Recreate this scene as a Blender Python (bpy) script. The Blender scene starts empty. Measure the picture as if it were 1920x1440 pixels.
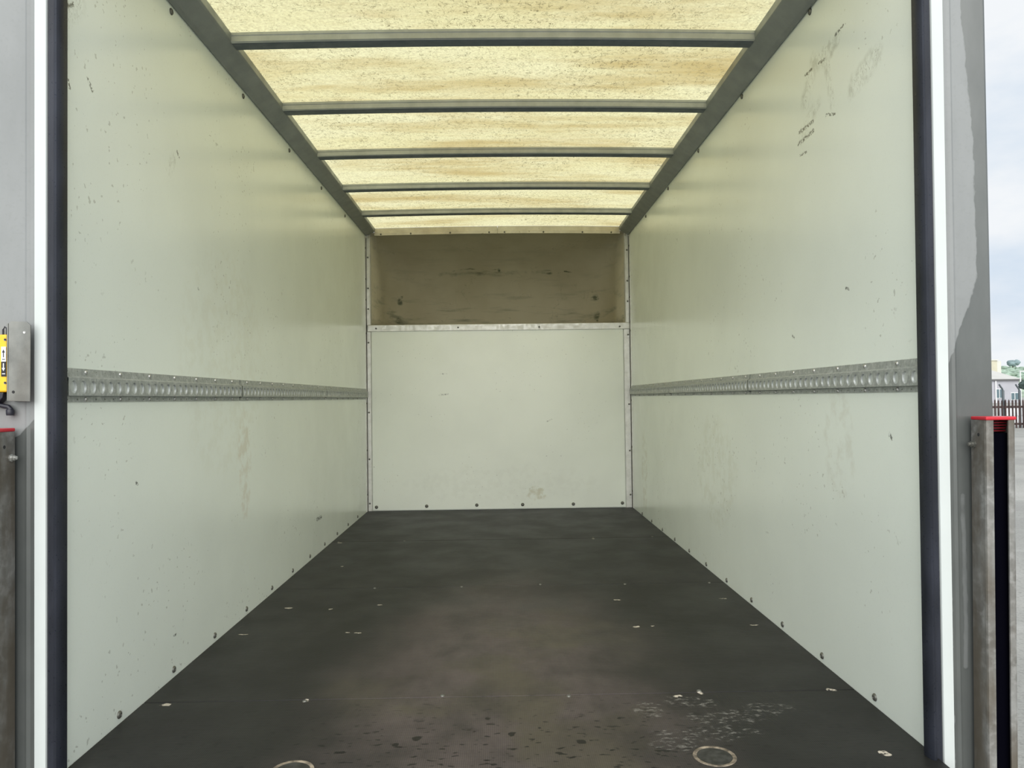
import bpy, math, random
from mathutils import Vector, noise as mnoise

# ------------------------------------------------------------------ camera, sky, sun, exposure
S = bpy.context.scene
COL = S.collection
S.view_settings.view_transform = 'Standard'
S.view_settings.look = 'None'
S.view_settings.exposure = 0.0
S.view_settings.gamma = 1.0
S.view_settings.use_curve_mapping = False
S.cycles.diffuse_bounces = 6
S.cycles.max_bounces = 12
S.cycles.use_denoising = True

F, YAW, PITCH, ROLL = 1400.0, 0.01645, 0.0189, -0.0123
CAM = Vector((0.0042, 0.0, 0.8574))
fw = Vector((math.sin(YAW)*math.cos(PITCH), math.cos(YAW)*math.cos(PITCH), math.sin(PITCH)))
r0 = Vector((math.cos(YAW), -math.sin(YAW), 0)); u0 = r0.cross(fw)
rt = math.cos(ROLL)*r0 + math.sin(ROLL)*u0
up = -math.sin(ROLL)*r0 + math.cos(ROLL)*u0
cd = bpy.data.cameras.new('camera'); cam = bpy.data.objects.new('camera', cd); COL.objects.link(cam)
cd.sensor_fit = 'HORIZONTAL'; cd.sensor_width = 36; cd.lens = 36*F/1920
cd.clip_start = 0.02; cd.clip_end = 3000
from mathutils import Matrix
cam.matrix_world = Matrix(((rt.x, up.x, -fw.x, CAM.x), (rt.y, up.y, -fw.y, CAM.y), (rt.z, up.z, -fw.z, CAM.z), (0, 0, 0, 1)))
S.camera = cam

# overcast sky: pale blue with soft white cloud
W = bpy.data.worlds.new('overcast_sky'); S.world = W; W.use_nodes = True
nt = W.node_tree; nt.nodes.clear()
def wn(t, **k):
    n = nt.nodes.new(t)
    for a, b in k.items(): setattr(n, a, b)
    return n
tc = wn('ShaderNodeTexCoord')
mp = wn('ShaderNodeMapping'); mp.inputs['Scale'].default_value = (2.2, 2.2, 5.5)
no = wn('ShaderNodeTexNoise'); no.inputs['Scale'].default_value = 1.5; no.inputs['Detail'].default_value = 7; no.inputs['Roughness'].default_value = 0.52
rp = wn('ShaderNodeValToRGB'); rp.color_ramp.elements[0].position = 0.36; rp.color_ramp.elements[1].position = 0.62
rp.color_ramp.elements[0].color = (0.60, 0.72, 0.86, 1); rp.color_ramp.elements[1].color = (0.90, 0.93, 0.96, 1)
bg = wn('ShaderNodeBackground'); bg.inputs['Strength'].default_value = 1.0
ow = wn('ShaderNodeOutputWorld')
nt.links.new(tc.outputs['Generated'], mp.inputs['Vector']); nt.links.new(mp.outputs[0], no.inputs['Vector'])
nt.links.new(no.outputs[0], rp.inputs[0]); nt.links.new(rp.outputs[0], bg.inputs[0]); nt.links.new(bg.outputs[0], ow.inputs[0])

# the sun behind the cloud: very soft, high, behind and left of the camera
sl = bpy.data.lights.new('sun', 'SUN'); sl.energy = 4.2; sl.angle = math.radians(75); sl.color = (1.0, 0.98, 0.94)
so = bpy.data.objects.new('sun', sl); COL.objects.link(so)
so.rotation_euler = Vector((0.06, 0.90, -0.46)).to_track_quat('-Z', 'Y').to_euler()

# ------------------------------------------------------------------ helpers
def ray(px, py): return fw + (px-960)/F*rt - (py-720)/F*up
def onx(px, py, x):
    d = ray(px, py); return CAM + d*((x-CAM.x)/d.x)
def ony(px, py, y):
    d = ray(px, py); return CAM + d*((y-CAM.y)/d.y)
def onz(px, py, z):
    d = ray(px, py); return CAM + d*((z-CAM.z)/d.z)

def tag(o, label=None, cat=None, group=None, kind=None):
    if label: o['label'] = label
    if cat: o['category'] = cat
    if group: o['group'] = group
    if kind: o['kind'] = kind
    return o
def empty(name, loc=(0, 0, 0)):
    o = bpy.data.objects.new(name, None); COL.objects.link(o); o.location = loc
    o.empty_display_size = 0.05
    return o
def link(name, me, parent=None, loc=(0, 0, 0), rot=None):
    o = bpy.data.objects.new(name, me); COL.objects.link(o)
    if parent:
        o.parent = parent
        # locations below are world positions; parents are never rotated
        base = Vector((0, 0, 0)); p = parent
        while p: base += p.location; p = p.parent
        o.location = Vector(loc) - base
    else: o.location = loc
    if rot: o.rotation_euler = rot
    return o

class MB:
    def __init__(s): s.v = []; s.f = []
    def add(s, vs, fs):
        n = len(s.v); s.v += [tuple(v) for v in vs]; s.f += [tuple(i+n for i in f) for f in fs]; return s
    def box(s, x0, x1, y0, y1, z0, z1):
        return s.add([(x0,y0,z0),(x1,y0,z0),(x1,y1,z0),(x0,y1,z0),(x0,y0,z1),(x1,y0,z1),(x1,y1,z1),(x0,y1,z1)],
                     [(0,3,2,1),(4,5,6,7),(0,1,5,4),(1,2,6,5),(2,3,7,6),(3,0,4,7)])
    def prism(s, rings, closed=True, caps=True):
        """rings: list of equal-length point loops, skinned one to the next"""
        n = len(rings[0]); vs = [p for r in rings for p in r]; fs = []
        m = n if closed else n-1
        for k in range(len(rings)-1):
            for i in range(m):
                j = (i+1) % n
                fs.append((k*n+i, k*n+j, (k+1)*n+j, (k+1)*n+i))
        if caps and closed:
            fs.append(tuple(range(n))[::-1]); fs.append(tuple((len(rings)-1)*n+i for i in range(n)))
        return s.add(vs, fs)
    def lathe(s, prof, n=12, axis='z', c=(0, 0, 0), flip=False):
        """prof: list of (radius, height)"""
        rings = []
        for r, h in prof:
            ring = []
            for i in range(n):
                a = 2*math.pi*i/n; x, y = r*math.cos(a), r*math.sin(a)
                p = {'z': (x, y, h), 'y': (x, h, y), 'x': (h, x, y)}[axis]
                ring.append((p[0]+c[0], p[1]+c[1], p[2]+c[2]))
            rings.append(ring)
        return s.prism(rings)
    def tube(s, pts, r, n=8):
        pts = [Vector(p) for p in pts]; rings = []
        for i, p in enumerate(pts):
            t = (pts[min(i+1, len(pts)-1)] - pts[max(i-1, 0)]).normalized()
            a = t.cross(Vector((0, 0, 1)) if abs(t.z) < .9 else Vector((1, 0, 0))).normalized(); b = t.cross(a)
            rings.append([p + r*(math.cos(2*math.pi*k/n)*a + math.sin(2*math.pi*k/n)*b) for k in range(n)])
        return s.prism(rings)
    def mesh(s, name, mat, smooth=False, recalc=True):
        me = bpy.data.meshes.new(name); me.from_pydata(s.v, [], s.f); me.update()
        if recalc:
            import bmesh
            bm = bmesh.new(); bm.from_mesh(me); bmesh.ops.recalc_face_normals(bm, faces=bm.faces); bm.to_mesh(me); bm.free()
        me.materials.append(mat)
        if smooth:
            me.polygons.foreach_set('use_smooth', [True]*len(me.polygons))
            me.set_sharp_from_angle(angle=math.radians(40))
        return me
    def build(s, name, mat, parent=None, smooth=False, bevel=0, pivot=None):
        me = s.mesh(name, mat, smooth)
        o = link(name, me, parent)
        if parent:
            pass
        if bevel:
            b = o.modifiers.new('bevel', 'BEVEL'); b.width = bevel; b.segments = 2; b.limit_method = 'ANGLE'; b.angle_limit = math.radians(40)
        return o
# note: build() links with world coordinates in the mesh, the child offset cancels the parent's location

# ------------------------------------------------------------------ material tools
class Mat:
    def __init__(s, name, rough=0.5, metal=0.0, spec=0.5):
        s.m = bpy.data.materials.new(name); s.m.use_nodes = True; s.t = s.m.node_tree
        s.b = s.t.nodes['Principled BSDF']; s.out = s.t.nodes['Material Output']
        s.set('Roughness', rough); s.set('Metallic', metal); s.set('Specular IOR Level', spec)
        g = s.t.nodes.new('ShaderNodeNewGeometry'); s.pos = g.outputs['Position']
        s._noise = {}
    def set(s, k, v):
        i = s.b.inputs[k]
        if isinstance(v, bpy.types.NodeSocket): s.t.links.new(v, i)
        else: i.default_value = v if not (isinstance(v, tuple) and len(v) == 3) else (*v, 1)
    def put(s, sock, v):
        if isinstance(v, bpy.types.NodeSocket): s.t.links.new(v, sock)
        elif isinstance(v, (tuple, list, Vector)):
            sock.default_value = tuple(v) if len(sock.default_value) == len(v) else (*v, 1)
        else: sock.default_value = v
    def math(s, op, a, b=None, c=None, clamp=False):
        n = s.t.nodes.new('ShaderNodeMath'); n.operation = op; n.use_clamp = clamp
        for i, v in enumerate((a, b, c)):
            if v is not None: s.put(n.inputs[i], v)
        return n.outputs[0]
    def vec(s, op, a, b=None, sc=None):
        n = s.t.nodes.new('ShaderNodeVectorMath'); n.operation = op
        s.put(n.inputs[0], a)
        if b is not None: s.put(n.inputs[1], b)
        if sc is not None: s.put(n.inputs['Scale'], sc)
        return n.outputs['Value'] if op in ('LENGTH', 'DOT_PRODUCT', 'DISTANCE') else n.outputs[0]
    def noise(s, scale, stretch=(1, 1, 1), detail=4, rough=.55, off=(0, 0, 0), dist=0, color=False):
        m = s.t.nodes.new('ShaderNodeMapping'); s.t.links.new(s.pos, m.inputs[0]); m.inputs['Scale'].default_value = stretch; m.inputs['Location'].default_value = off
        n = s.t.nodes.new('ShaderNodeTexNoise'); s.t.links.new(m.outputs[0], n.inputs['Vector'])
        n.inputs['Scale'].default_value = scale; n.inputs['Detail'].default_value = detail; n.inputs['Roughness'].default_value = rough; n.inputs['Distortion'].default_value = dist
        return n.outputs[1 if color else 0]
    def ramp(s, v, a, b, lo=0.0, hi=1.0, smooth=True):
        n = s.t.nodes.new('ShaderNodeMapRange'); n.interpolation_type = 'SMOOTHSTEP' if smooth else 'LINEAR'
        s.put(n.inputs[0], v)
        for i, x in enumerate((a, b, lo, hi)): n.inputs[i+1].default_value = x
        return n.outputs[0]
    def mix(s, f, a, b):
        n = s.t.nodes.new('ShaderNodeMix'); n.data_type = 'RGBA'
        s.put(n.inputs[0], f); s.put(n.inputs[6], a); s.put(n.inputs[7], b)
        return n.outputs[2]
    def xyz(s):
        n = s.t.nodes.new('ShaderNodeSeparateXYZ'); s.t.links.new(s.pos, n.inputs[0]); return n.outputs
    def warped(s, amt, scale):
        c = s.noise(scale, detail=3, color=True)
        return s.vec('ADD', s.pos, s.vec('SCALE', s.vec('SUBTRACT', c, (.5, .5, .5)), sc=amt))
    def seg(s, p, a, b, w):
        """soft mask 1 on the stroke a-b, 0 beyond w"""
        a = Vector(a); d = Vector(b)-a
        q = s.vec('SUBTRACT', p, a)
        t = s.math('DIVIDE', s.vec('DOT_PRODUCT', q, d), max(d.length_squared, 1e-9), clamp=True)
        v = s.vec('SUBTRACT', q, s.vec('SCALE', tuple(d), sc=t))
        return s.ramp(s.vec('LENGTH', v), 0.35*w, w, 1, 0)
    def spot(s, p, c, size):
        q = s.vec('MULTIPLY', s.vec('SUBTRACT', p, tuple(c)), tuple(1/k for k in size))
        return s.ramp(s.vec('LENGTH', q), .7, 1, 1, 0)
    def maxi(s, l):
        o = l[0]
        for x in l[1:]: o = s.math('MAXIMUM', o, x)
        return o
    def bump(s, h, strength=.2, dist=.002):
        n = s.t.nodes.new('ShaderNodeBump'); n.inputs['Strength'].default_value = strength; n.inputs['Distance'].default_value = dist
        s.put(n.inputs['Height'], h); s.set('Normal', n.outputs[0]); return n

def plain(name, c, rough=.5, metal=0, spec=.5, var=0.0, vs=30):
    m = Mat(name, rough, metal, spec)
    if var:
        f = m.noise(vs)
        m.set('Base Color', m.mix(m.ramp(f, .3, .7), tuple(x*(1-var) for x in c), tuple(min(1, x*(1+var)) for x in c)))
    else: m.set('Base Color', c)
    return m.m

WX, D, H, DN = 1.025, 5.792, 2.185, 1.781

# ---- wall gelcoat
def wall_material(name, strokes, broad, stains, base=(.85, .905, .84)):
    m = Mat(name, .33, 0, .5)
    n1 = m.noise(1.4, detail=5)
    col = m.mix(m.ramp(n1, .35, .7), base, tuple(x*.94 for x in base))
    fine = m.noise(260, detail=1)
    col = m.mix(m.ramp(fine, .62, .8, 0, .12), col, (.45, .46, .42))
    specks = m.noise(60, detail=1, off=(3, 1, 7))
    col = m.mix(m.math('MULTIPLY', m.ramp(specks, .70, .74, 0, .55), m.ramp(m.noise(2.3, detail=3, off=(6, 2, 4)), .5, .6)), col, (.40, .41, .36))
    for (c, size, f, colr) in stains:
        k = m.math('MULTIPLY', m.spot(m.warped(.16, 9), c, size), m.ramp(m.noise(22, detail=4), .4, .65))
        col = m.mix(m.math('MULTIPLY', k, f), col, colr)
    if broad:
        p = m.warped(.05, 14)
        k = m.maxi([m.seg(p, a, b, w) for a, b, w in broad])
        # fine scratches running up the wall inside the scuffed area
        g = m.ramp(m.math('ABSOLUTE', m.math('SUBTRACT', m.noise(55, (1, 1.6, .45), detail=3, dist=.8), .5)), 0, .03, 1, 0)
        g2 = m.ramp(m.noise(25, detail=4), .45, .7)
        k = m.math('MULTIPLY', k, m.math('MAXIMUM', m.math('MULTIPLY', g, .5), m.math('MULTIPLY', g2, .42)))
        col = m.mix(k, col, (.27, .28, .22))
    if strokes:
        p = m.warped(.012, 60)
        k = m.maxi([m.seg(p, a, b, w) for a, b, w in strokes])
        k = m.math('MULTIPLY', k, m.ramp(m.noise(150, detail=2), .38, .55))
        col = m.mix(m.math('MULTIPLY', k, .85), col, (.055, .055, .05))
    m.set('Base Color', col)
    m.set('Roughness', m.ramp(m.noise(6, detail=3), .3, .7, .215, .255))
    m.bump(m.noise(3.2, detail=2), .12, .01)
    return m.m
def wl(x0, y0, x1, y1, w, side): return (onx(x0, y0, side*WX), onx(x1, y1, side*WX), w)
R_str = [wl(*a, 1) for a in [(1509,142,1522,130,.007), (1535,118,1546,111,.006), (1566,66,1581,48,.006), (1498,249,1524,228,.009), (1497,270,1525,245,.010),
                              (1548,216,1566,213,.006), (1500,292,1512,285,.006), (1486,630,1489,634,.006), (1668,815,1671,822,.008), (1586,540,1592,541,.006)]]
R_brd = [wl(*a, 1) for a in [(1512,182,1526,120,.055), (1522,130,1552,95,.045), (1505,255,1530,200,.04), (1552,110,1570,70,.03), (1600,160,1640,110,.05), (1560,190,1545,100,.03)]]
L_str = [wl(*a, -1) for a in [(594,974,603,969,.014), (332,284,336,296,.006), (165,150,173,168,.008), (128,150,131,166,.006), (120,12,138,8,.008), (371,540,373,543,.006), (255,905,258,908,.006), (330,1190,326,1192,.005)]]
L_brd = [wl(*a, -1) for a in [(318,320,324,300,.03), (125,20,150,0,.04)]]
M_wall_r = wall_material('gelcoat_right', R_str, R_brd, [((WX, 3.55, .50), (.4, .35, .3), .20, (.55, .55, .40)), ((WX, 2.25, .72), (.4, .12, .18), .25, (.55, .52, .42)), ((WX, 5.3, .33), (.3, .12, .35), .35, (.5, .45, .33))])
M_wall_l = wall_material('gelcoat_left', L_str, L_brd, [((-WX, 3.03, .60), (.3, .10, .24), .35, (.60, .50, .36)), ((-WX, 2.85, 1.0), (.3, .5, .5), .15, (.62, .60, .45))])
B_str = [(ony(x0, y0, D), ony(x1, y1, D), w) for x0, y0, x1, y1, w in [(824,741,840,739,.012), (826,701,838,701,.01), (1026,790,1034,786,.012), (828,925,829,942,.008), (858,736,888,734,.008), (753,696,756,702,.008), (836,864,838,868,.01), (931,806,932,812,.008)]]
M_wall_b = wall_material('gelcoat_back', B_str, None, [((.28, D, .12), (.1, .3, .06), .6, (.55, .52, .36)), ((.0, D, .2), (.9, .3, .16), .10, (.56, .56, .5))], base=(.86, .90, .83))

# ---- nose pod, grubby beige-grey GRP
def pod_material():
    m = Mat('pod_laminate', .55, 0, .35)
    col = m.mix(m.ramp(m.noise(3, detail=5), .3, .7), (.47, .43, .32), (.54, .50, .39))
    g = m.noise(4.0, (.55, .8, 4.2), detail=7, rough=.65)
    zz = m.xyz()[2]
    low = m.ramp(zz, 1.42, 1.86, 1.0, .25)
    col = m.mix(m.math('MULTIPLY', m.ramp(g, .50, .70, 0, .85), low), col, (.17, .185, .14))
    p = m.warped(.05, 9)
    Y = D + .62
    st = []
    for x0, y0, x1, y1, w in [(742,558,841,556,.014), (823,552,1039,553,.012), (835,562,1039,564,.022), (826,517,985,515,.034), (1000,515,1030,513,.03), (747,601,1126,600,.010),
                              (747,565,762,572,.030), (1095,563,1126,556,.030), (1104,598,1120,590,.036), (742,600,760,604,.030), (880,474,881,488,.014), (905,474,906,484,.012),
                              (934,470,935,520,.014), (846,466,852,452,.010), (1045,580,1075,570,.022), (724,552,742,558,.012), (1126,557,1142,552,.012), (850,506,930,504,.008),
                              (930,570,985,569,.016), (960,592,1000,590,.014), (1040,590,1036,604,.02), (834,602,838,590,.02), (1058,508,1085,512,.008), (735,519,770,521,.006)]:
        st.append(m.seg(p, ony(x0, y0, Y), ony(x1, y1, Y), w*1.25))
    k = m.math('MULTIPLY', m.maxi(st), m.ramp(m.noise(18, (.35, 1, 2.2), detail=7, rough=.7), .36, .56))
    col = m.mix(m.math('MULTIPLY', k, .9), col, (.10, .12, .085))
    d = m.math('ABSOLUTE', m.math('SUBTRACT', m.noise(9, (1, 1, .8), detail=4, dist=.5, off=(4, 2, 0)), .5))
    col = m.mix(m.math('MULTIPLY', m.ramp(d, 0, .012, .45, 0), m.ramp(m.noise(5, off=(9, 9, 9)), .5, .65)), col, (.2, .2, .15))
    m.set('Base Color', col); return m.m
M_pod = pod_material()

# ---- translucent GRP roof with glass fibres and brown water stains
def roof_material():
    m = Mat('translucent_roof_sheet', .5)
    t = m.t
    base = m.mix(m.ramp(m.noise(2.0, (.7, 1.6, 1), detail=6), .35, .7), (.835, .79, .49), (.79, .73, .41))
    band = m.noise(1.7, (.55, 2.6, 1), detail=6, rough=.6, off=(2.1, .4, 0))
    base = m.mix(m.ramp(band, .44, .72, 0, .95), base, (.55, .42, .17))
    band2 = m.noise(3.3, (.5, 1.8, 1), detail=6, rough=.6, off=(7.1, 3.4, 0))
    base = m.mix(m.ramp(band2, .56, .78, 0, .5), base, (.70, .58, .34))
    grain = m.noise(90, detail=3, rough=.7)
    base = m.mix(m.ramp(grain, .34, .66, .42, 0), base, (.50, .42, .22))
    fib = []
    for i, (sx, sy) in enumerate([(1, .45), (.5, 1), (1, 1)]):
        n = m.noise(46+9*i, (sx, sy, 1), detail=2, dist=.9, off=(i*5.3, i*2.9, 0))
        line = m.ramp(m.math('ABSOLUTE', m.math('SUBTRACT', n, .5)), .0, .026, 1, 0)
        brk = m.ramp(m.noise(34, detail=1, off=(i*3.1, 8, 0)), .52, .60)
        fib.append(m.math('MULTIPLY', line, brk))
    dens = m.ramp(m.noise(3, detail=3, off=(1, 5, 0)), .35, .65, .4, .95)
    base = m.mix(m.math('MULTIPLY', m.maxi(fib), dens), base, (.16, .13, .06))
    tr = t.nodes.new('ShaderNodeBsdfTranslucent'); df = t.nodes.new('ShaderNodeBsdfDiffuse')
    t.links.new(base, tr.inputs[0]); t.links.new(base, df.inputs[0])
    mx = t.nodes.new('ShaderNodeMixShader'); mx.inputs[0].default_value = .84
    t.links.new(df.outputs[0], mx.inputs[1]); t.links.new(tr.outputs[0], mx.inputs[2])
    t.links.new(mx.outputs[0], m.out.inputs[0]); t.nodes.remove(m.b)
    return m.m
M_roof = roof_material()

# ---- phenolic ply floor
def floor_material():
    m = Mat('phenolic_ply', .5, 0, .25)
    X, Y, Z = m.xyz()
    col = m.mix(m.ramp(m.noise(1.3, (1, .7, 1), detail=5), .35, .7), (.0155, .0155, .0148), (.020, .0196, .0186))
    # worn, trodden centre
    p = m.warped(.5, 2.4)
    e = m.vec('LENGTH', m.vec('MULTIPLY', m.vec('SUBTRACT', p, (.0, 1.65, 0)), (1/.66, 1/2.5, 0)))
    wear = m.ramp(e, .35, 1.0, 1, 0)
    wear = m.math('MULTIPLY', wear, m.ramp(m.noise(5, (1, .8, 1), detail=6, rough=.65), .25, .66, .35, 1))
    mesh1 = m.t.nodes.new('ShaderNodeTexWave'); mesh1.wave_type = 'BANDS'; mesh1.bands_direction = 'X'; mesh1.inputs['Scale'].default_value = 62; mesh1.inputs['Distortion'].default_value = .6; mesh1.inputs['Detail'].default_value = 1
    mesh2 = m.t.nodes.new('ShaderNodeTexWave'); mesh2.wave_type = 'BANDS'; mesh2.bands_direction = 'Y'; mesh2.inputs['Scale'].default_value = 40; mesh2.inputs['Distortion'].default_value = .6
    m.t.links.new(m.pos, mesh1.inputs[0]); m.t.links.new(m.pos, mesh2.inputs[0])
    wv = m.math('MULTIPLY', m.math('ADD', mesh1.outputs[1], mesh2.outputs[1]), .5)
    wcol = m.mix(m.math('MULTIPLY', m.math('ADD', wv, m.noise(26, (1, .5, 1), detail=6, rough=.75)), .5), (.024, .0195, .0185), (.158, .128, .120))
    col = m.mix(m.math('MULTIPLY', wear, .88), col, wcol)
    ol = m.math('MULTIPLY', m.ramp(m.noise(2.6, detail=3, off=(4, 4, 1)), .52, .66), wear)
    col = m.mix(m.math('MULTIPLY', ol, .45), col, (.066, .062, .032))
    # pale drag scuffs running across
    g = m.ramp(m.noise(11, (.35, 3.4, 1), detail=7, rough=.7, off=(1, 3, 0)), .60, .78, 0, .28)
    col = m.mix(m.math('MULTIPLY', g, m.ramp(Y, 1.7, 3.6, 1, .15)), col, (.13, .12, .108))
    # scuffed patches right of centre near the door
    q = m.warped(.09, 12)
    k = m.maxi([m.spot(q, onz(a, b, 0), (w, h, 1)) for a, b, w, h in [(1290,1315,.09,.05), (1360,1345,.12,.05), (1270,1395,.07,.05), (1215,1330,.05,.05), (1440,1330,.07,.04), (1330,1375,.16,.04)]])
    k = m.math('MULTIPLY', k, m.ramp(m.noise(70, (.6, 1, 1), detail=4, rough=.7), .50, .68, 0, .5))
    col = m.mix(k, col, (.33, .32, .29))
    # dark drips and nicks near the door
    d = m.maxi([m.ramp(m.noise(30, (.55, 1.2, 1), detail=2, off=(2, 8, 1)), .655, .685), m.ramp(m.noise(60, (.5, 1.3, 1), detail=1, off=(5, 2, 1)), .66, .69)])
    col = m.mix(m.math('MULTIPLY', m.math('MULTIPLY', d, m.ramp(Y, 1.85, 2.35, 1, .0)), .9), col, (.008, .008, .008))
    dd = m.maxi([m.spot(m.warped(.02, 40), onz(a, b, 0), (s, s*1.1, 1)) for a, b, s in [(914,1347,.009), (780,1385,.013), (741,1397,.010), (1160,1347,.006), (1090,1390,.012), (960,1376,.012), (1013,1365,.005), (1640-200,1400,.01)]])
    col = m.mix(m.math('MULTIPLY', dd, .9), col, (.010, .010, .009))
    # bare-wood chips
    q = m.warped(.03, 45)
    ch = [(670,1187,.017,.006), (651,1186,.008,.005), (712,1134,.012,.008), (1158,1125,.014,.008), (1192,1175,.018,.008), (1225,1174,.007,.005), (1355,1122,.017,.007), (1415,1172,.02,.007),
          (455,1190,.022,.007), (637,1018,.015,.01), (1656,1411,.014,.016), (572,1314,.010,.016), (1313,1299,.009,.016), (1560,1293,.018,.010), (312,1321,.014,.012), (620,1142,.012,.007), (1113,1010,.012,.01), (1270,1305,.012,.006), (642,1062,.012,.009), (540,1140,.02,.01)]
    k = m.maxi([m.spot(q, onz(a, b, 0), (w, h, 1)) for a, b, w, h in ch])
    k = m.math('MULTIPLY', k, m.ramp(m.noise(120, detail=2), .33, .5))
    col = m.mix(m.math('MULTIPLY', k, .85), col, (.60, .54, .45))
    m.set('Base Color', col)
    m.set('Roughness', m.ramp(m.noise(4, detail=5, off=(3, 3, 3)), .3, .7, .45, .55))
    m.bump(m.math('ADD', wv, m.math('MULTIPLY', m.noise(40, detail=4), 1.5)), .25, .0012)
    return m.m
M_floor = floor_material()

# ---- metals
def metal_material(name, lo, hi, rough, metal, scale, spangle=0, rust=0):
    m = Mat(name, rough, metal, .5)
    col = m.mix(m.ramp(m.noise(scale, detail=6, rough=.65), .3, .7), lo, hi)
    if spangle:
        col = m.mix(m.ramp(m.noise(spangle, detail=3), .45, .7, 0, .5), col, tuple(min(1, x*1.5) for x in hi))
    if rust:
        col = m.mix(m.ramp(m.noise(9, (1, 1, .25), detail=5, off=(3, 1, 2)), .40, .60, 0, rust), col, (.095, .078, .055))
    m.set('Base Color', col)
    m.set('Roughness', m.ramp(m.noise(scale*2, detail=3, off=(5, 5, 5)), .3, .7, rough-.08, rough+.12))
    return m.m
M_galv = metal_material('galvanised_rail', (.29, .31, .30), (.39, .41, .395), .42, .2, 40, 90)
M_slot = metal_material('galvanised_slot', (.46, .49, .46), (.56, .59, .56), .6, .1, 40)
M_cant = metal_material('cant_rail_alloy', (.25, .27, .265), (.30, .32, .31), .42, .25, 8)
M_bow = metal_material('bow_steel', (.42, .44, .43), (.52, .54, .53), .4, .25, 14)
M_bow_shade = metal_material('bow_underside_shaded', (.10, .125, .15), (.14, .16, .185), .5, .3, 14)  # same bow steel, with shade and dark floor reflection put into the colour
M_alu = metal_material('mill_aluminium', (.60, .60, .57), (.74, .74, .71), .38, .35, 18)
M_screw = plain('zinc_screw', (.55, .55, .52), .35, .8)
M_screw_d = plain('dull_screw', (.16, .16, .14), .45, .6)
M_screw_hole = plain('screw_recess', (.02, .02, .02), .8)
M_col = metal_material('galvanised_column', (.12, .115, .102), (.24, .24, .228), .5, .2, 9, 45, .9)
M_col_shade = plain('column_slot_shade', (.002, .002, .004), .9, 0, 0)
M_red = plain('red_plastic', (.50, .012, .025), .35, 0, .5)
M_plug_shade = plain('red_plug_shaded', (.13, .005, .01), .6, 0, .15)  # cap plastic darkened, painting in the shade of the slot
M_rubber = Mat('black_rubber', .42, 0, .4)
M_rubber.set('Base Color', M_rubber.mix(M_rubber.ramp(M_rubber.noise(12, (1, 1, .4), detail=4), .35, .7), (.010, .012, .018), (.022, .025, .036)))
M_rubber.set('Roughness', M_rubber.ramp(M_rubber.noise(160, detail=2), .62, .72, .45, .15))
M_rubber = M_rubber.m
M_white = plain('white_edge', (.53, .565, .55), .4, 0, .4, .02, 8)
M_bracket = metal_material('bracket_steel', (.14, .145, .135), (.23, .235, .215), .45, .3, 14, 0, .35)
M_yellow = plain('yellow_plastic', (.85, .48, .01), .38, 0, .5, .06, 40)
M_black = plain('black_plastic', (.012, .012, .02), .45, 0, .5)
M_print = plain('label_black', (.012, .012, .015), .6)
M_paper = plain('label_white', (.85, .86, .86), .5)

def post_material(name, side, pts, streak):
    """painted steel; dry above/inboard, rain-wet beyond a boundary x(z)"""
    m = Mat(name, .45, .15, .5)
    X, Y, Z = m.xyz()
    n = m.noise(7, (1, 1, .35), detail=6, rough=.6)
    fine = m.noise(120, detail=3)
    dry = m.mix(m.ramp(n, .3, .7), (.20, .21, .207), (.238, .248, .245))
    dry = m.mix(m.ramp(fine, .5, .8, 0, .25), dry, (.17, .175, .17))
    wet = m.mix(m.ramp(n, .3, .7), (.085, .092, .088), (.118, .126, .12))
    r = m.t.nodes.new('ShaderNodeValToRGB'); cr = r.color_ramp; cr.interpolation = 'LINEAR'
    zs = [p[1] for p in pts]; z0, z1 = min(zs), max(zs)
    xs = [p[0] for p in pts]; x0, x1 = min(xs), max(xs)+1e-6
    pts = sorted(pts, key=lambda p: p[1])
    for i, p in enumerate(pts):
        q = (p[1]-z0)/(z1-z0); v = (p[0]-x0)/(x1-x0)
        el = cr.elements[0] if i == 0 else cr.elements[-1] if i == len(pts)-1 else cr.elements.new(q)
        el.color = (v, v, v, 1)
    m.put(r.inputs[0], m.math('DIVIDE', m.math('SUBTRACT', Z, z0), z1-z0, clamp=True))
    thr = m.math('ADD', m.math('MULTIPLY', r.outputs[0], x1-x0), x0)
    ed = m.math('ADD', m.math('SUBTRACT', X, thr), m.math('MULTIPLY', m.math('SUBTRACT', m.noise(40, (1, 1, .5), detail=3), .5), .018))
    k = m.ramp(ed, -.0015, .0025)
    if streak:
        a, b, w = streak
        k = m.math('MULTIPLY', k, m.math('SUBTRACT', 1, m.math('MULTIPLY', m.math('MULTIPLY', m.seg(m.warped(.022, 7), a, b, w), m.ramp(m.noise(8, (1, 1, .8), detail=4, off=(2, 7, 1)), .36, .56)), .55)))
    m.set('Base Color', m.mix(k, dry, wet)); m.set('Roughness', m.ramp(k, 0, 1, .5, .27))
    return m.m
PY = 1.755
rb = [ony(x, y, PY) for x, y in [(1798,0), (1810,120), (1822,240), (1828,420), (1830,520), (1815,580), (1795,620), (1788,660), (1774,690)]]
M_post_r = post_material('post_steel_right', 1, [(p.x, p.z) for p in rb], (ony(1807, 930, PY), ony(1812, 1250, PY), .007))
lb = [ony(x, y, PY) for x, y in [(90,0), (90,760), (60,790), (30,820), (-60,850)]]
M_post_l = post_material('post_steel_left', -1, [(p.x, p.z) for p in lb], None)

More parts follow.
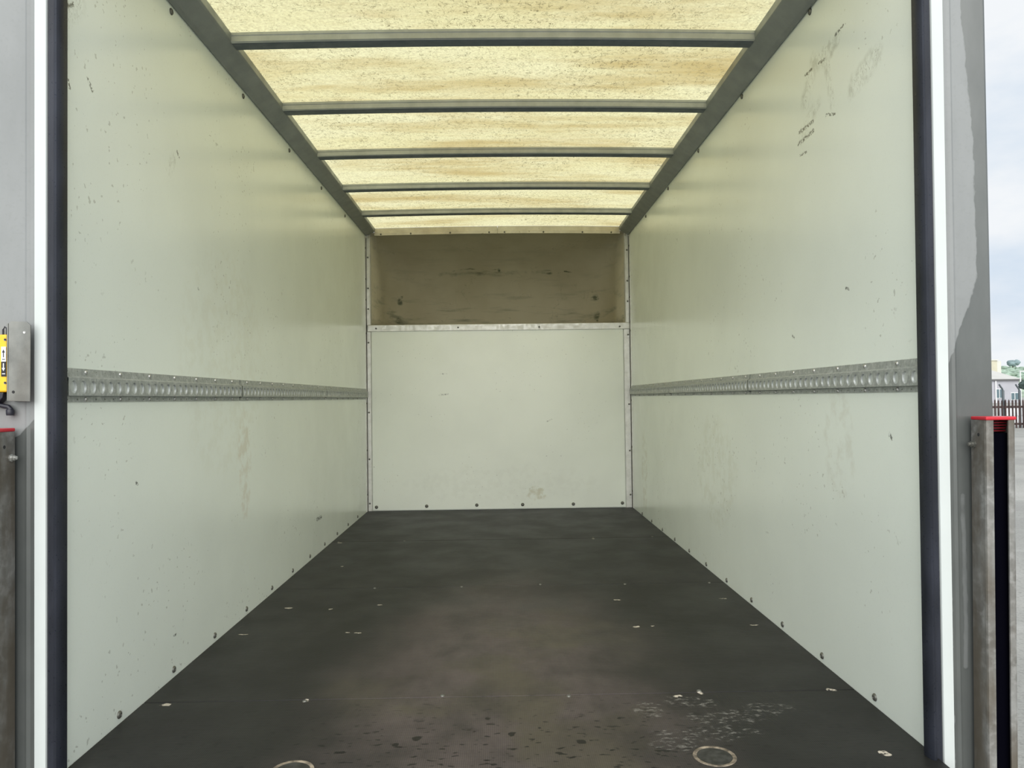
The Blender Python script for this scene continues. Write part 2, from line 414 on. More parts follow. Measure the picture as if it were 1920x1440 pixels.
# ------------------------------------------------------------------ STRUCTURE
GZ = -.90
def screw_mesh(name, r, h, mat, n=10):
    b = MB(); b.lathe([(r, 0), (r, h*.35), (r*.8, h*.8), (r*.45, h), (r*.4, h*.55)], n, 'z'); return b.mesh(name, mat, True)
ME_screw = screw_mesh('screw', .0105, .006, M_screw_d, 12)
ME_screw_small = screw_mesh('screw', .007, .005, M_screw_d, 10)
ME_screw_bright = screw_mesh('screw', .009, .006, M_screw, 10)
ME_bolt = screw_mesh('bolt', .013, .008, M_screw_d, 12)
ME_rail_screw = screw_mesh('screw', .0056, .005, M_screw, 8)
TO_R, TO_L, TO_BACK = (0, math.pi/2, 0), (0, -math.pi/2, 0), (math.pi/2, 0, 0)   # face +x, -x, -y

# floor: four ply sheets with recessed joints
fl = empty('floor'); tag(fl, kind='structure')
Yj = [1.69, 2.167, 3.432, 4.554, D+.0]
for i in range(4):
    b = MB(); b.box(-WX+.001, WX-.001, Yj[i]+.0017, Yj[i+1]-.0017, -.018, 0)
    b.build('floor_board', M_floor, fl, bevel=.0015)
M_joint = plain('joint_dirt', (.018, .017, .015), .8)
MB().box(-WX+.001, WX-.001, 1.69, D, -.04, -.004-.0145).build('subfloor', M_joint, fl)
for px, py in [(572,1314), (829,1308), (1066,1304), (1313,1299), (702,1104), (866,1098), (1013,1096), (1170,1093), (1330,1093), (640,1012), (760,1012), (1113,1010), (1227,1010)]:
    p = onz(px, py, 0); j = min(Yj, key=lambda y: abs(y-p.y)); p.y = j + (.010 if px % 2 else -.010)
    link('screw', ME_screw_small, fl, (p.x, p.y, -.0015))
M_groove = plain('bare_ply_groove', (.21, .175, .13), .7, 0, .3, .6, 45)
M_plug = plain('ply_plug', (.03, .03, .028), .5, 0, .4, .5, 50)
for px, py in [(1340,1418), (547,1446)]:
    c = onz(px, py, 0); b = MB(); R = .050
    b.lathe([(R+.001, 0), (R, .0014), (R-.003, .0018), (R-.006, .001), (R-.0085, .0003), (R-.0085, 0)], 32, 'z', c)
    b.build('routed_ring', M_groove, fl, True)
    b = MB(); b.lathe([(R-.009, 0), (R-.009, .0006), (.001, .0008)], 32, 'z', c); b.build('ring_plug', M_plug, fl)

# side walls
for side, name, mat in ((-1, 'wall_left', M_wall_l), (1, 'wall_right', M_wall_r)):
    b = MB(); xo = 1.165
    b.box(min(side*WX, side*xo), max(side*WX, side*xo), 1.779, D+.03, -.02, 2.186)
    w = tag(b.build(name, mat), kind='structure')
    rot = TO_R if side < 0 else TO_L
    for k in range(0, 11):
        link('screw', ME_screw, w, (side*WX, 2.031+.3345*k + (.02 if side > 0 else 0), .0235-(.0011*k if side > 0 else 0)), rot)
    for k in range(1, 6):
        link('screw', ME_screw, w, (side*WX, 1.70+.664*k + (.016*k if side > 0 else 0), 2.097), rot)

# back wall: lower bulkhead panel
b = MB(); b.box(-1.03, 1.03, D+.004, D+.05, -.02, 1.42)
wb = tag(b.build('wall_back', M_wall_b), kind='structure')
b = MB(); b.box(-.984, .968, D-.008, D+.0035, .004, 1.386); b.build('bulkhead_panel', M_wall_b, wb, bevel=.002)
for px, py in [(706,951), (800,949), (894,947), (980,946), (1075,945), (1167,943)]:
    p = ony(px, py, D-.008); link('bolt', ME_bolt, wb, p, TO_BACK)

for s_ in (-1, 1):
    x0, x1 = sorted((s_*.990, s_*1.165)); MB().box(x0, x1, D+.0035, D+.05, 1.42, 2.186).build('corner_jamb', M_alu, wb)
MB().box(-1.165, 1.165, D+.0045, D+.05, 2.172, 2.188).build('head_jamb', M_alu, wb)

# nose pod above the cab
def pod():
    b = MB(); nx, nz = 40, 22; rows = []
    for j in range(nz+1):
        t = j/nz; a = t*math.pi/2
        z = 1.425 + (2.150-1.425)*math.cos(a)**.75 if t < 1 else 1.425
        dep = .80*math.sin(a)**.85
        row = []
        for i in range(nx+1):
            s = -1+2*i/nx; s = math.copysign(abs(s)**.7, s)
            g = max(0, 1-abs(s)**5)**(1/2.6)
            row.append((s*1.0, D+.003+dep*g, z + .012*(1-s*s)*(1-t)))
        rows.append(row)
    b.prism(rows, closed=False, caps=False)
    o = tag(b.build('wall_upper_back', M_pod, smooth=True), kind='structure')
    s = o.modifiers.new('thickness', 'SOLIDIFY'); s.thickness = .012; s.offset = 0
    MB().box(-1.0, 1.0, D+.045, D+.82, 1.385, 1.42).build('pod_floor', M_pod, o)
    sm = MB()
    pts = [(r[nx//2][1], r[nx//2][2]) for r in rows[:13]]
    sm.prism([[(-.0035, y-.004, z-.010), (.0035, y-.004, z-.010), (.0035, y+.003, z), (-.0035, y+.003, z)] for y, z in pts])
    sm.build('joint_strip', M_pod, o)
    return o
pod()

# ceiling: translucent sheet, cant rails, roof bows
b = MB(); rows = []
CAMBER = .012
def cam_z(x): return CAMBER*(1-(x/WX)**2)
xs = [-1.165, -1.025]+[-1+.1*i for i in range(21)]+[1.025, 1.165]
for y in [1.70+.1*i for i in range(42)]:
    rows.append([(x, min(y, D+.02), H+.004+max(0, cam_z(x))) for x in xs])
b.prism(rows, closed=False, caps=False)
ceil = tag(b.build('ceiling', M_roof, smooth=True), kind='structure')
for s in (-1, 1):
    z0 = 2.115 if s < 0 else 2.104
    rings = []
    for y in (1.78, D+.0):
        dz = (.018 if y > 3 else 0)
        pr = [(1.024, z0+dz), (1.016, z0+dz-.002), (.956, 2.152+dz*.4), (.950, 2.158+dz*.4), (.949, H+.002), (1.024, H+.002)]
        rings.append([(s*x, y, z) for x, z in pr])
    b = MB(); b.prism(rings); b.build('cant_rail', M_cant, ceil, bevel=.002)
for k in range(-1, 5):
    y0 = 2.684+.6375*k
    b = MB(); bd = MB(); xs2 = [-.951+.0951*i for i in range(21)]
    def sec(x, pr): return [(x, y0+yy, H+zz+cam_z(x)-.002) for yy, zz in pr]
    # upright of the bow with its rolled lip, then the folded underside with its shade painted in
    b.prism([sec(x, [(0, .003), (0, -.006), (.003, -.009), (.003, -.028), (.008, -.030), (.014, -.030), (.014, .003)]) for x in xs2])
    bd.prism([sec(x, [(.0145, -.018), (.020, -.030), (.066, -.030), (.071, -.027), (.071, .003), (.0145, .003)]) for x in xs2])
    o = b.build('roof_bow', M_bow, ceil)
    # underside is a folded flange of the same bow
    bd.build('bow_flange', M_bow_shade, o)

# trims at the back
t1 = tag(empty('trim_1'), kind='structure')           # header angle under the roof edge
M_head = metal_material('header_alloy', (.50, .46, .38), (.62, .58, .49), .35, .5, 12)
hx = [-.955+.0955*i for i in range(21)]
for a, c in ((0, 10), (10, 20)):
    rings = []
    for i in range(a, c+1):
        x = hx[i] + (.0025 if i == a and a else 0); z = cam_z(x)
        rings.append([(x, D-.012, 2.127+z), (x, D+.004, 2.127+z), (x, D+.004, H+z), (x, D-.004, H+z), (x, D-.005, 2.150+z), (x, D-.012, 2.146+z)])
    MB().prism(rings).build('header_angle', M_head, t1)
for px in (714, 770, 844, 917, 946, 1019, 1092, 1146):
    p = ony(px, 435, D-.012); link('screw', ME_screw_small, t1, (p.x, D-.0115, 2.137+cam_z(p.x)), TO_BACK)
t2 = tag(empty('trim_2'), kind='structure')           # sill angle above the bulkhead panel
b = MB(); b.box(-1.012, 1.019, D-.016, D+.004, 1.384, 1.434); b.build('sill_angle', M_alu, t2, bevel=.003)
for px, py in [(705,616), (859,614), (1011,613), (1162,612)]:
    p = ony(px, py, D-.016); link('screw', ME_screw_small, t2, p, TO_BACK)
for n, s in (('trim_3', -1), ('trim_4', 1)):          # corner angles
    t = tag(empty(n), kind='structure')
    xi = -.988 if s < 0 else .973
    MB().box(min(s*1.024, xi), max(s*1.024, xi), D-.011, D+.003, 0, 1.3835).build('corner_angle', M_alu, t, bevel=.002)
    xi2 = s*.992
    MB().box(min(s*1.024, xi2), max(s*1.024, xi2), D-.013, D+.003, 1.4345, 2.112).build('corner_angle', M_alu, t, bevel=.002)
    MB().box(min(s*1.0248, s*1.021), max(s*1.0248, s*1.021), D-.045, D-.0135, .0, 2.112).build('corner_angle', M_alu, t)
    MB().box(min(s*1.0205, s*1.0165), max(s*1.0205, s*1.0165), D-.0145, D-.0133, .0, 2.11).build('corner_seam', M_screw_hole, t)
    for z in (.08, .42, .78, 1.32, 1.58, 1.74, 1.98):
        link('screw', ME_screw_small, t, (s*1.006, D-.0135, z+.02*s), TO_BACK)
        link('screw', ME_screw_small, t, (s*1.021, D-.030, z+.05), TO_R if s < 0 else TO_L)
# rear header and sill of the body (above and below the view)
tr5 = MB(); tr5.box(-1.19, 1.19, 1.70, 1.78, 2.20, 2.42); tag(tr5.build('trim_5', M_white), kind='structure')
tr6 = MB(); tr6.box(-1.03, 1.03, 1.655, 1.688, -.16, -.004); tag(tr6.build('trim_6', M_galv, bevel=.003), kind='structure')

# ------------------------------------------------------------------ REAR DOOR POSTS
def px_line(px_top, px_bot, y):
    """x at z for a near-vertical photo line through (px_top, 0) and (px_bot, 1440) on the plane Y=y"""
    a, b = ony(px_top, 0, y), ony(px_bot, 1440, y)
    return lambda z: a.x + (z-a.z)/(b.z-a.z)*(b.x-a.x)
def strip(xa, xb, ya, yb, z0, z1, prof=None):
    """prism between two slanted verticals; prof bends the cross-section: list of (t across, y)"""
    pr = prof or [(0, ya), (1, ya), (1, yb), (0, yb)]
    return MB().prism([[(xa(z)+(xb(z)-xa(z))*t, y, z) for t, y in pr] for z in (z0, z1)])
Z0, Z1 = -.12, 2.40
posts = {}
for s in (-1, 1):
    if s < 0:
        e = [px_line(117.5, 116.5, 1.752), px_line(89, 88, 1.752), px_line(66, 66, PY), px_line(-27, -36, PY)]
        lab = 'grey steel door post with white edge and black seal, left of the load opening'; M_post = M_post_l
    else:
        e = [px_line(1717, 1742, 1.752), px_line(1743, 1769, 1.752), px_line(1765.5, 1789, PY), px_line(1848, 1878, PY)]
        lab = 'grey steel door post with rain-wet patch, right of the load opening, sky beyond'; M_post = M_post_r
    t = empty('door_post', (s*1.1, PY, 0)); tag(t, lab, 'door post', 'door posts'); posts[s] = t
    # rubber seal: bulb lip towards the opening, flat land outboard
    pr = [(0, 1.760), (.05, 1.748), (.22, 1.741), (.42, 1.743), (.55, 1.750), (.95, 1.752), (1, 1.756), (1, 1.772), (0, 1.772)]
    strip(e[0], e[1], 0, 0, Z0, Z1, pr).build('rubber_seal', M_rubber, t, True)
    strip(e[1], e[2], 0, 0, Z0, Z1, [(.01, 1.752), (.06, 1.749), (.94, 1.749), (.99, 1.753), (.99, 1.772), (.01, 1.772)]).build('edge_strip', M_white, t)
    pr = [(.0, 1.764), (.03, 1.757), (.10, 1.757), (.16, PY-.001), (.20, PY), (.93, PY), (.98, PY+.003), (1, PY+.010), (1, 1.772), (.0, 1.772)]
    strip(e[2], e[3], 0, 0, Z0, Z1, pr).build('post_channel', M_post, t)

# ------------------------------------------------------------------ LASHING RAILS
ZB, ZT = .8607, .9429
def rail_section(side, y0, y1):
    """folded track: flanges on the wall, raised face with pressed oval slots"""
    b = MB(); b.floor = []; zA, zB_, zC, zD = ZB+.0135, ZB+.0155, ZT-.0235, ZT-.0195
    d0, d1 = .0025, .0135
    X = lambda d: side*(WX-d)
    pitch = .0423
    n = max(1, int(round((y1-y0)/pitch))); st = (y1-y0)/n
    q = lambda a, c, da, dc: b.add([(X(da), y0, a), (X(da), y1, a), (X(dc), y1, c), (X(dc), y0, c)], [(0, 1, 2, 3)])
    q(ZB, ZB, 0, d0); q(ZB, zA, d0, d0); q(zA, zB_, d0, d1); q(zC, zD, d1, d0+.0015); q(zD, ZT-.001, d0+.0015, d0); q(ZT-.001, ZT, d0, 0)
    zm = (zB_+zC)/2; hh = (zC-zB_)/2
    N = 16
    for i in range(n):
        yc = y0+(i+.5)*st; hw = st/2
        rect, ov, inn = [], [], []
        for k in range(N):
            a = 2*math.pi*k/N; c, s_ = math.cos(a), math.sin(a)
            m_ = max(abs(c), abs(s_)); rect.append((X(d1), yc+hw*c/m_, zm+hh*s_/m_))
            ov.append((X(d1), yc+.0130*c, zm-.001+.0160*s_)); inn.append((X(d1-.0040), yc+.0108*c, zm-.001+.0138*s_))
        vs = rect+ov+inn; fs = []
        for lv in range(2):
            for k in range(N):
                j = (k+1) % N; fs.append((lv*N+k, lv*N+j, (lv+1)*N+j, (lv+1)*N+k))
        fs.append(tuple(2*N+k for k in range(N)))
        b.floor.append(len(b.f)+len(fs)-1)
        b.add(vs, fs)
    return b
ME_hole = None
def lashing_rail(side, joints, label):
    t = empty('lashing_rail', (side*WX, (DN+D)/2, ZB)); tag(t, label, 'lashing rail', 'lashing rails')
    ys = [1.776]+joints+[D-.018]
    for i in range(len(ys)-1):
        rb_ = rail_section(side, ys[i]+(.003 if i else 0), ys[i+1]-(.003 if i < len(ys)-2 else 0)); ro = rb_.build('rail_section', M_galv, t, True)
        ro.data.materials.append(M_slot)
        for k in rb_.floor: ro.data.polygons[k].material_index = 1
    for j in joints:
        x0, x1 = sorted((side*(WX-.0002), side*(WX-.008)))
        MB().box(x0, x1, j-.006, j+.006, ZB+.012, ZT-.020).build('joint_gap', M_screw_hole, t)
    rot = TO_R if side < 0 else TO_L
    k = 0
    while 1.7815+.1685*k + (.1116-.0845 if side > 0 else 0) < D-.05:
        y = 1.8666+.1685*(k-0) if side < 0 else 1.8931+.1685*k
        if y > D-.05: break
        for z in (ZB+.0068, ZT-.0095): link('screw', ME_rail_screw, t, (side*(WX-.0025), y, z), rot)
        k += 1
    # rows of small punched holes between the screws
    hb = MB(); x = side*(WX-.0027)
    y = 1.79
    while y < D-.06:
        for z in (ZB+.0065, ZT-.0085):
            hb.lathe([(.0022, 0), (.0022, .0004)], 6, 'x', (x, y, z))
        y += .0421
    hb.build('punched_holes', M_screw_d, t)['kind'] = 'stuff'
    return t
lashing_rail(-1, [2.964, 4.41], 'galvanised slotted lashing rail running along the left wall of the load box')
lashing_rail(1, [3.018, 4.437], 'galvanised slotted lashing rail running along the right wall of the load box')

# ------------------------------------------------------------------ TAIL LIFT COLUMNS
def column(s):
    ya = 1.742
    if s > 0:
        xi = px_line(1813, 1827, ya); yb = onx(1849, 800, xi(.8)).y
        xo = px_line(1897, 1911, yb); zt = ony(1850, 788, yb).z
        lab = 'galvanised tail lift column with red cap standing at the right door post'
    else:
        xi = px_line(28, 28, ya); yb = 1.668
        xo = lambda z: xi(z)-.058
        zt = ony(15, 809, ya).z
        lab = 'galvanised tail lift column with red cap standing at the left door post'
    t = empty('lift_column', (s*1.1, (ya+yb)/2, GZ)); tag(t, lab, 'tail lift column', 'tail lift columns')
    if s > 0:
        la = ony(1863, 800, yb).x - ony(1849, 800, yb).x; lb_ = ony(1897, 800, yb).x - ony(1883, 800, yb).x
    else: la, lb_ = .016, .016
    th = .004
    def ring(z):
        a, o = xi(z), xo(z); sg = s
        A = lambda d: a+sg*d                      # measured outboard from the inner side
        O = lambda d: o-sg*d
        r = .006
        pr = [(A(0), ya), (A(0), yb+r), (A(r*.3), yb+r*.3), (A(r), yb), (A(la), yb), (A(la), yb+th), (A(th), yb+th+r*.4), (A(th), ya-th),
              (O(th), ya-th), (O(th), yb+th+r*.4), (O(lb_), yb+th), (O(lb_), yb), (O(r), yb), (O(r*.3), yb+r*.3), (O(0), yb+r), (O(0), ya)]
        return [(x, y, z) for x, y in pr]
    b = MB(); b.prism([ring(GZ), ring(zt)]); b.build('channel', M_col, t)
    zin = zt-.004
    MB().prism([[(xi(z)+s*.0062, ya-.0045, z), (xo(z)-s*.0062, ya-.0045, z), (xo(z)-s*.0062, yb+.013, z), (xi(z)+s*.0062, yb+.013, z)] for z in (GZ, zin-.026)]).build('slot_shade_fill', M_col_shade, t)  # black slab filling the slot, standing in for the shade inside
    # cap: plate plus ribbed plug seen inside the slot
    x0, x1 = sorted((xi(zt)-s*.001, xo(zt)+s*.001))
    b = MB(); b.box(x0, x1, yb-.002, ya+.001, zt, zt+.008); c = b.build('cap', M_red, t, bevel=.0025)
    xm0, xm1 = sorted((xi(zt)+s*(th+.003), xo(zt)-s*(th+.003)))
    for k in range(4):
        MB().box(xm0, xm1, yb+th+.014+k*.0025, ya-.013, zt-.0075-.0065*k, zt-.0045-.0065*k).build('plug_rib', M_plug_shade, c)
    # adjusting bolt through the inner side, a hole above it
    zbolt = zt - (.057 if s > 0 else .060)
    yb_ = (ya*.8+yb*.2); x = xi(zbolt)
    b = MB()
    b.lathe([(.009, 0), (.009, .003), (.0065, .0035), (.0065, .009), (.0045, .0095), (.0045, .014), (.003, .015)] if s < 0 else [(.009, 0), (.009, -.003), (.0065, -.0035), (.0065, -.009), (.0045, -.0095), (.0045, -.014), (.003, -.015)], 8, 'x', (x, yb_, zbolt))
    b.build('bolt', M_screw if s < 0 else M_screw_d, t, True)
    for zz, yy in ((zt-.034, (ya+yb)/2), ):
        b = MB(); b.lathe([(.0042, 0), (.0042, -s*.0004)], 10, 'x', (xi(zz), yy, zz)); b.build('drill_hole', M_screw_hole, t)
    return t
column(1); column(-1)

# ------------------------------------------------------------------ CONTROL PENDANT AND ITS BRACKET
BY = 1.728
br = empty('control_bracket', ony(36, 752, BY)); tag(br, 'bent grey steel bracket shielding the yellow lift control on the left post', 'bracket')
def quad_px(pts, y): return [ony(a, b, y) for a, b in pts]
fr = quad_px([(15,752), (56,753), (57,610), (50,603), (20,602), (16,606)], BY)
b = MB(); b.prism([[tuple(p) for p in fr], [(p.x, p.y+.003, p.z) for p in fr]]); b.build('front_plate', M_bracket, br, bevel=.0008)
a0, a1 = ony(15, 752, BY), ony(15.5, 606, BY)
MB().box(a0.x-.003, a0.x, BY, PY-.001, a0.z, a1.z).build('side_plate', M_bracket, br, bevel=.0008)
for px, py in ((46, 623), (25, 735)):
    p = ony(px, py, BY)
    b = MB(); b.lathe([(.0035, 0), (.0030, -.0009), (.0012, -.0006)], 12, 'y', p); b.build('bracket_hole', M_screw_hole if py > 700 else M_screw, br)
PYY = 1.7315
pd = empty('lift_control', ony(-30, 738, PYY)); tag(pd, 'yellow tail lift push control with up and down arrow label, clipped beside bracket', 'lift control')
def pxbox(xa, ya_, xb, yb_, y0, y1):
    p, q = ony(xa, yb_, y0), ony(xb, ya_, y0); return MB().box(p.x, q.x, y0, y1, p.z, q.z)
pxbox(-55, 627, 12.5, 736, PYY, PYY+.0225).build('case', M_yellow, pd, bevel=.004)
for px, py in ((9.5, 637), (9.5, 718), (-50, 637), (-50, 718)):
    p = ony(px, py, PYY); b = MB(); b.lathe([(.0032, 0), (.0032, -.0004), (.0016, .0)], 10, 'y', (p.x, p.y, p.z)); b.build('case_screw', M_screw_d, pd)
lw = pxbox(2, 650, 11, 678, PYY-.0012, PYY).build('up_label', M_paper, pd)
ld = pxbox(2, 678, 11, 706, PYY-.0012, PYY).build('down_label', M_print, pd)
def arrow(cx, cy, d, mat, par):
    y = PYY-.0013
    pts = [(-.9, 8), (.9, 8), (.9, -1), (2.9, -1), (0, -7), (-2.9, -1), (-.9, -1)]
    P = [ony(cx+x, cy+d*yy, y) for x, yy in pts]
    MB().prism([[tuple(p) for p in P], [(p.x, p.y-.0003, p.z) for p in P]]).build('arrow', mat, par)
arrow(6.5, 662, 1, M_print, lw); arrow(6.5, 689, -1, M_paper, ld)
pxbox(3.8, 673, 9.4, 674.6, PYY-.0015, PYY-.001).build('print_line', M_print, lw)
pxbox(3.8, 700, 9.4, 701.6, PYY-.0015, PYY-.001).build('print_line', M_paper, ld)
# rubber foot and cable
b = MB(); p = ony(-18, 736, PYY)
b.prism([[(p.x-.036+i, PYY+j, z) for i, j in ((0, .002), (.064-k, .002), (.064-k, .021), (0, .021))] for z, k in ((p.z, 0), (p.z-.012, .002), (p.z-.024, .012), (p.z-.032, .03))]).build('rubber_boot', M_black, pd, bevel=.002)
pts = [ony(x, y, PYY+.012) for x, y in [(-14,748), (-6,756), (2,760), (9,762), (16,763), (20,767), (19,774)]]
MB().tube(pts, .0055, 10).build('cable', M_black, pd, True)
e_ = pts[-1]; MB().lathe([(.0075, -.006), (.0085, -.002), (.0085, .006), (.006, .009)], 12, 'z', e_).build('cable_plug', M_black, pd, True)
# hook the control hangs on
MB().tube([ony(x, y, PYY+.012) for x, y in [(6,628), (6,618), (9,613), (13,616), (13,628)]], .0022, 8).build('hanging_loop', M_black, pd, True)

# ------------------------------------------------------------------ YARD AND BACKGROUND
def ground_material():
    m = Mat('yard_concrete', .75, 0, .3)
    col = m.mix(m.ramp(m.noise(.35, detail=6), .35, .68), (.30, .295, .27), (.40, .39, .355))
    col = m.mix(m.ramp(m.noise(38, detail=4, rough=.7), .45, .7, 0, .55), col, (.17, .165, .15))
    col = m.mix(m.ramp(m.noise(1.1, (.2, 1.5, 1), detail=5, off=(3, 3, 0)), .5, .7, 0, .4), col, (.46, .45, .42))
    m.set('Base Color', col); m.bump(m.noise(60, detail=4), .5, .01); return m.m
M_ground = ground_material()
b = MB(); b.box(-600, 900, -300, 900, GZ-.3, GZ); tag(b.build('yard_ground', M_ground), kind='structure')

def at(px, py, Y): return ony(px, py, Y)
# palisade fence
M_fence = plain('rusty_brown_paint', (.05, .032, .03), .7, 0, .3, .4, 3)
M_fence_post = plain('grey_steel_post', (.11, .13, .14), .6, .2)
FY = 36.0
fe = empty('palisade_fence', (26, FY, GZ)); tag(fe, 'rusty brown steel palisade fence along the far edge of the yard', 'fence')
ztop = at(1890, 748, FY).z
x0 = at(1865, 760, FY).x - 60*.172
pb = MB(); hw = .038
hgt = ztop-GZ
prof = [(-hw, 0), (hw, 0), (hw, hgt-.13), (hw*.9, hgt-.05), (hw*.45, hgt-.10), (0, hgt), (-hw*.45, hgt-.10), (-hw*.9, hgt-.05), (-hw, hgt-.13)]
pb.prism([[(x, 0, z) for x, z in prof], [(x, .02, z) for x, z in prof]])
pb.prism([[(-.008, -.014, .02), (.008, -.014, .02), (.014, 0, .02), (-.014, 0, .02)], [(-.008, -.014, hgt-.16), (.008, -.014, hgt-.16), (.014, 0, hgt-.16), (-.014, 0, hgt-.16)]])
ME_pale = pb.mesh('pale', M_fence)
for k in range(122): link('pale', ME_pale, fe, (x0+.172*k, FY-.035+.006*math.sin(k*2.1), GZ-.01*(k % 3)))
for zc in (at(1890, 763, FY).z, at(1890, 795, FY).z):
    MB().box(x0-.3, x0+122*.172+.2, FY-.012, FY+.035, zc-.05, zc+.05).build('fence_rail', M_fence, fe)
for px in (1883, 1914):
    xb = at(px, 750, FY).x; z1 = at(px, 732, FY).z; tip = at(px-11, 721, FY)
    pt = MB().box(xb-.045, xb+.045, FY+.04, FY+.11, GZ, z1).build('fence_post', M_fence_post, fe)
    MB().tube([(xb, FY+.075, z1-.03), (xb-.03, FY+.075, z1+.06), (xb-.12, FY+.02, z1+.14), (tip.x, FY-.05, tip.z)], .04, 6).build('cranked_arm', M_fence_post, pt)
# low pale wall beyond the fence
M_pale = plain('pale_blockwork', (.62, .62, .63), .7, 0, .3, .1, 4)
lwY = 41.0; p0 = at(1869, 766, lwY)
lo = empty('low_wall', (p0.x, lwY, GZ)); tag(lo, 'low pale block wall seen between the fence pales', 'wall')
for k in range(12):
    for r in range(2):
        hgt = (p0.z-GZ)/2; off = .3*(r % 2)
        MB().box(p0.x+.6*k+off+.012, p0.x+.6*(k+1)+off-.012, lwY, lwY+.25, GZ+hgt*r+.006, GZ+hgt*(r+1)-.006).build('block', M_pale, lo, bevel=.01)

# grey building with hipped pale roof
BYY = 120.0
M_bw = plain('grey_render', (.37, .37, .40), .8, 0, .2, .06, .6)
M_br = plain('pale_roof_sheet', (.50, .49, .46), .6, 0, .3, .05, .4)
M_dk = plain('dark_fascia', (.10, .10, .10), .6)
M_gl = plain('window_glass', (.10, .15, .17), .12, 0, .6)
M_fr = plain('white_frame', (.75, .75, .75), .5)
pr_ = at(1910, 712, BYY); xr = pr_.x; xl = xr-14; ze = pr_.z; dpt = 9.0
bd = empty('building', ((xl+xr)/2, BYY, GZ)); tag(bd, 'grey building with pale hipped roof beyond the palisade fence', 'building')
MB().box(xl, xr, BYY, BYY+dpt, GZ, ze).build('wall', M_bw, bd)
ap = at(1860, 694.5, BYY+dpt/2); rx = ap.x; rz = ap.z
b = MB(); ov = .35
b.add([(xl-ov, BYY-ov, ze+.12), (xr+ov, BYY-ov, ze+.12), (xr+ov, BYY+dpt+ov, ze+.12), (xl-ov, BYY+dpt+ov, ze+.12), (xl+4.5, BYY+dpt/2, rz), (rx, BYY+dpt/2, rz)],
      [(0, 1, 5, 4), (1, 2, 5), (2, 3, 4, 5), (3, 0, 4), (0, 3, 2, 1)]); b.build('roof', M_br, bd)
MB().box(xl-ov, xr+ov, BYY-ov+.02, BYY-ov+.10, ze-.12, ze+.115).build('fascia', M_dk, bd)
for a, c, d_, e2 in ((1867.5, 729, 1879, 747), (1895, 736, 1909, 750)):
    p, q = at(a, e2, BYY), at(d_, c, BYY)
    w_ = MB().box(p.x, q.x, BYY-.10, BYY-.01, p.z, q.z).build('window', M_fr, bd)
    n = 2; wd = (q.x-p.x)
    for i in range(n):
        MB().box(p.x+.06+i*wd/n, p.x+wd/n*(i+1)-.05, BYY-.13, BYY-.101, p.z+.07, q.z-.07).build('pane', M_gl, w_)
p = at(1866, 720, BYY); MB().tube([(p.x, BYY-.12, GZ), (p.x, BYY-.12, ze)], .11, 8).build('downpipe', M_fr, bd)
# yellowish tower block
TY = 165.0; M_tw = plain('cream_render', (.50, .48, .37), .8, 0, .2, .08, .5); M_tw2 = plain('white_render', (.56, .56, .50), .8)
p = at(1877, 676, TY)
tw = empty('tower', (p.x-3, TY, GZ)); tag(tw, 'cream square tower rising behind the pale hipped roof', 'tower')
MB().box(p.x-5.5, p.x-.9, TY, TY+6, GZ, p.z).build('tower_wall', M_tw, tw)
MB().box(p.x-.9, p.x, TY+.02, TY+6, GZ, p.z-.12).build('corner_pier', M_tw2, tw)
MB().box(p.x-5.7, p.x-.7, TY-.2, TY+6.2, p.z, p.z+.25).build('parapet', M_tw2, tw)

# hillside with hedges and trees
def green(name, c, v=.35, s=.25):
    m = Mat(name, .9, 0, .1)
    col = m.mix(m.ramp(m.noise(s, detail=5), .35, .65), tuple(x*(1-v) for x in c), tuple(x*(1+v) for x in c)); m.set('Base Color', col); return m.m
M_hill = green('hill_grass_hazed', (.36, .43, .33), .25, .05)  # grass paled: aerial haze is mixed into the colour
HY = 420.0
b = MB(); rows = []
for j in range(15):
    y = 210+j*16; row = []
    for i in range(61):
        x = -260+i*15
        tz = at(1900, 692, HY).z
        hgt = (tz+2.2-GZ)*(max(0, j-1)/13)**1.1 if j < 14 else (tz-GZ)*.9
        row.append((x, y, GZ-.2+hgt+1.6*mnoise.noise(Vector((x*.012, y*.012, 3)))*(j/14)))
    rows.append(row)
b.prism(rows, closed=False, caps=False); tag(b.build('hillside', M_hill, smooth=True), kind='structure')
def blob(mb, c, r, sq=(1, 1, .9), seed=0, n=9):
    rng = random.Random(seed); rings = []
    for j in range(n+1):
        th = math.pi*j/n; ring = []
        for i in range(12):
            ph = 2*math.pi*i/12
            d = Vector((math.sin(th)*math.cos(ph), math.sin(th)*math.sin(ph), math.cos(th)))
            k = r*(1+.32*mnoise.noise(d*2.2+Vector((seed*1.7, 0, 0)))+.12*mnoise.noise(d*6+Vector((0, seed, 0))))
            ring.append((c[0]+d.x*k*sq[0], c[1]+d.y*k*sq[1], c[2]+d.z*k*sq[2]))
        rings.append(ring)
    mb.prism(rings, caps=False)
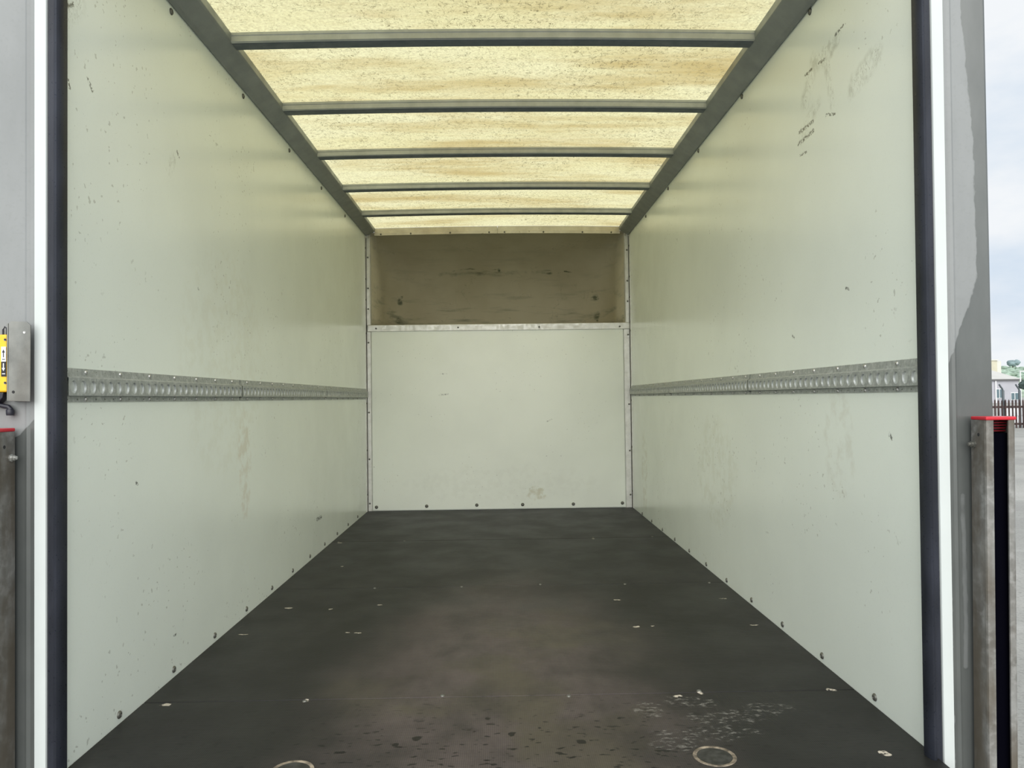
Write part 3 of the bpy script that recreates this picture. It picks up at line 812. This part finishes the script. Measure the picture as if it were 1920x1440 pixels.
M_tree = green('tree_green_hazed', (.22, .29, .30), .2, .4); M_bark = plain('bark', (.08, .07, .06), .9)  # crown colour holds painted haze, paler and bluer
M_hedge = green('hedge_green_hazed', (.27, .35, .28), .3, .3)  # hedge green lightened the same way, as painted haze
def tree(px, py, Y, r, label, cat='tree', lobes=4, seed=1, mat=M_tree, groundz=None):
    c = at(px, py, Y); gz = groundz if groundz is not None else c.z-2.2*r
    t = empty('tree', (c.x, Y, gz)); tag(t, label, cat)
    mb = MB(); rng = random.Random(seed)
    for k in range(lobes):
        blob(mb, (c.x+(k-(lobes-1)/2)*r*.55, Y+rng.uniform(-.3, .3)*r, c.z+rng.uniform(-.12, .18)*r), r*.85, seed=seed*7+k)
    mb.build('crown', mat, t, True)
    MB().lathe([(r*.16, gz), (r*.12, c.z)], 8, 'z', (c.x, Y, 0)).build('trunk', M_bark, t)
tree(1899, 681, 400, 2.0, 'rounded tree clump tinted blue-green by painted haze, standing alone on the hill ridge', lobes=4, seed=3)
hb = MB()
for k in range(150):
    rng = random.Random(k); px = rng.uniform(1872, 1990); Y = 290+rng.random()*125
    yb = 712-(Y-290)/125*22+rng.uniform(-2, 2)
    c = at(px, yb, Y); blob(hb, c, rng.uniform(.8, 1.7), (1.6, 1, .75), k, 6)
tag(hb.build('hillside_hedges', M_hedge, smooth=True), 'mass of green hedges and bushes covering the hillside behind the building', 'hedges', kind='stuff')
M_bush = green('dark_bush', (.055, .075, .07), .3, 2)
tree(1926, 722, 60, .48, 'dark leafy tree at the right end of the fence, before the building', lobes=3, seed=9, mat=M_bush, groundz=GZ)
# pale lamp post
p = at(1913, 697, 75); lp = empty('lamp_post', (p.x, 75, GZ)); tag(lp, 'thin pale lamp post in front of the building corner', 'lamp post')
MB().lathe([(.07, GZ), (.05, p.z)], 8, 'z', (p.x, 75, 0)).build('pole', M_fr, lp)
MB().box(p.x-.10, p.x+.35, 74.9, 75.1, p.z, p.z+.10).build('lamp_head', M_fr, lp, bevel=.02)
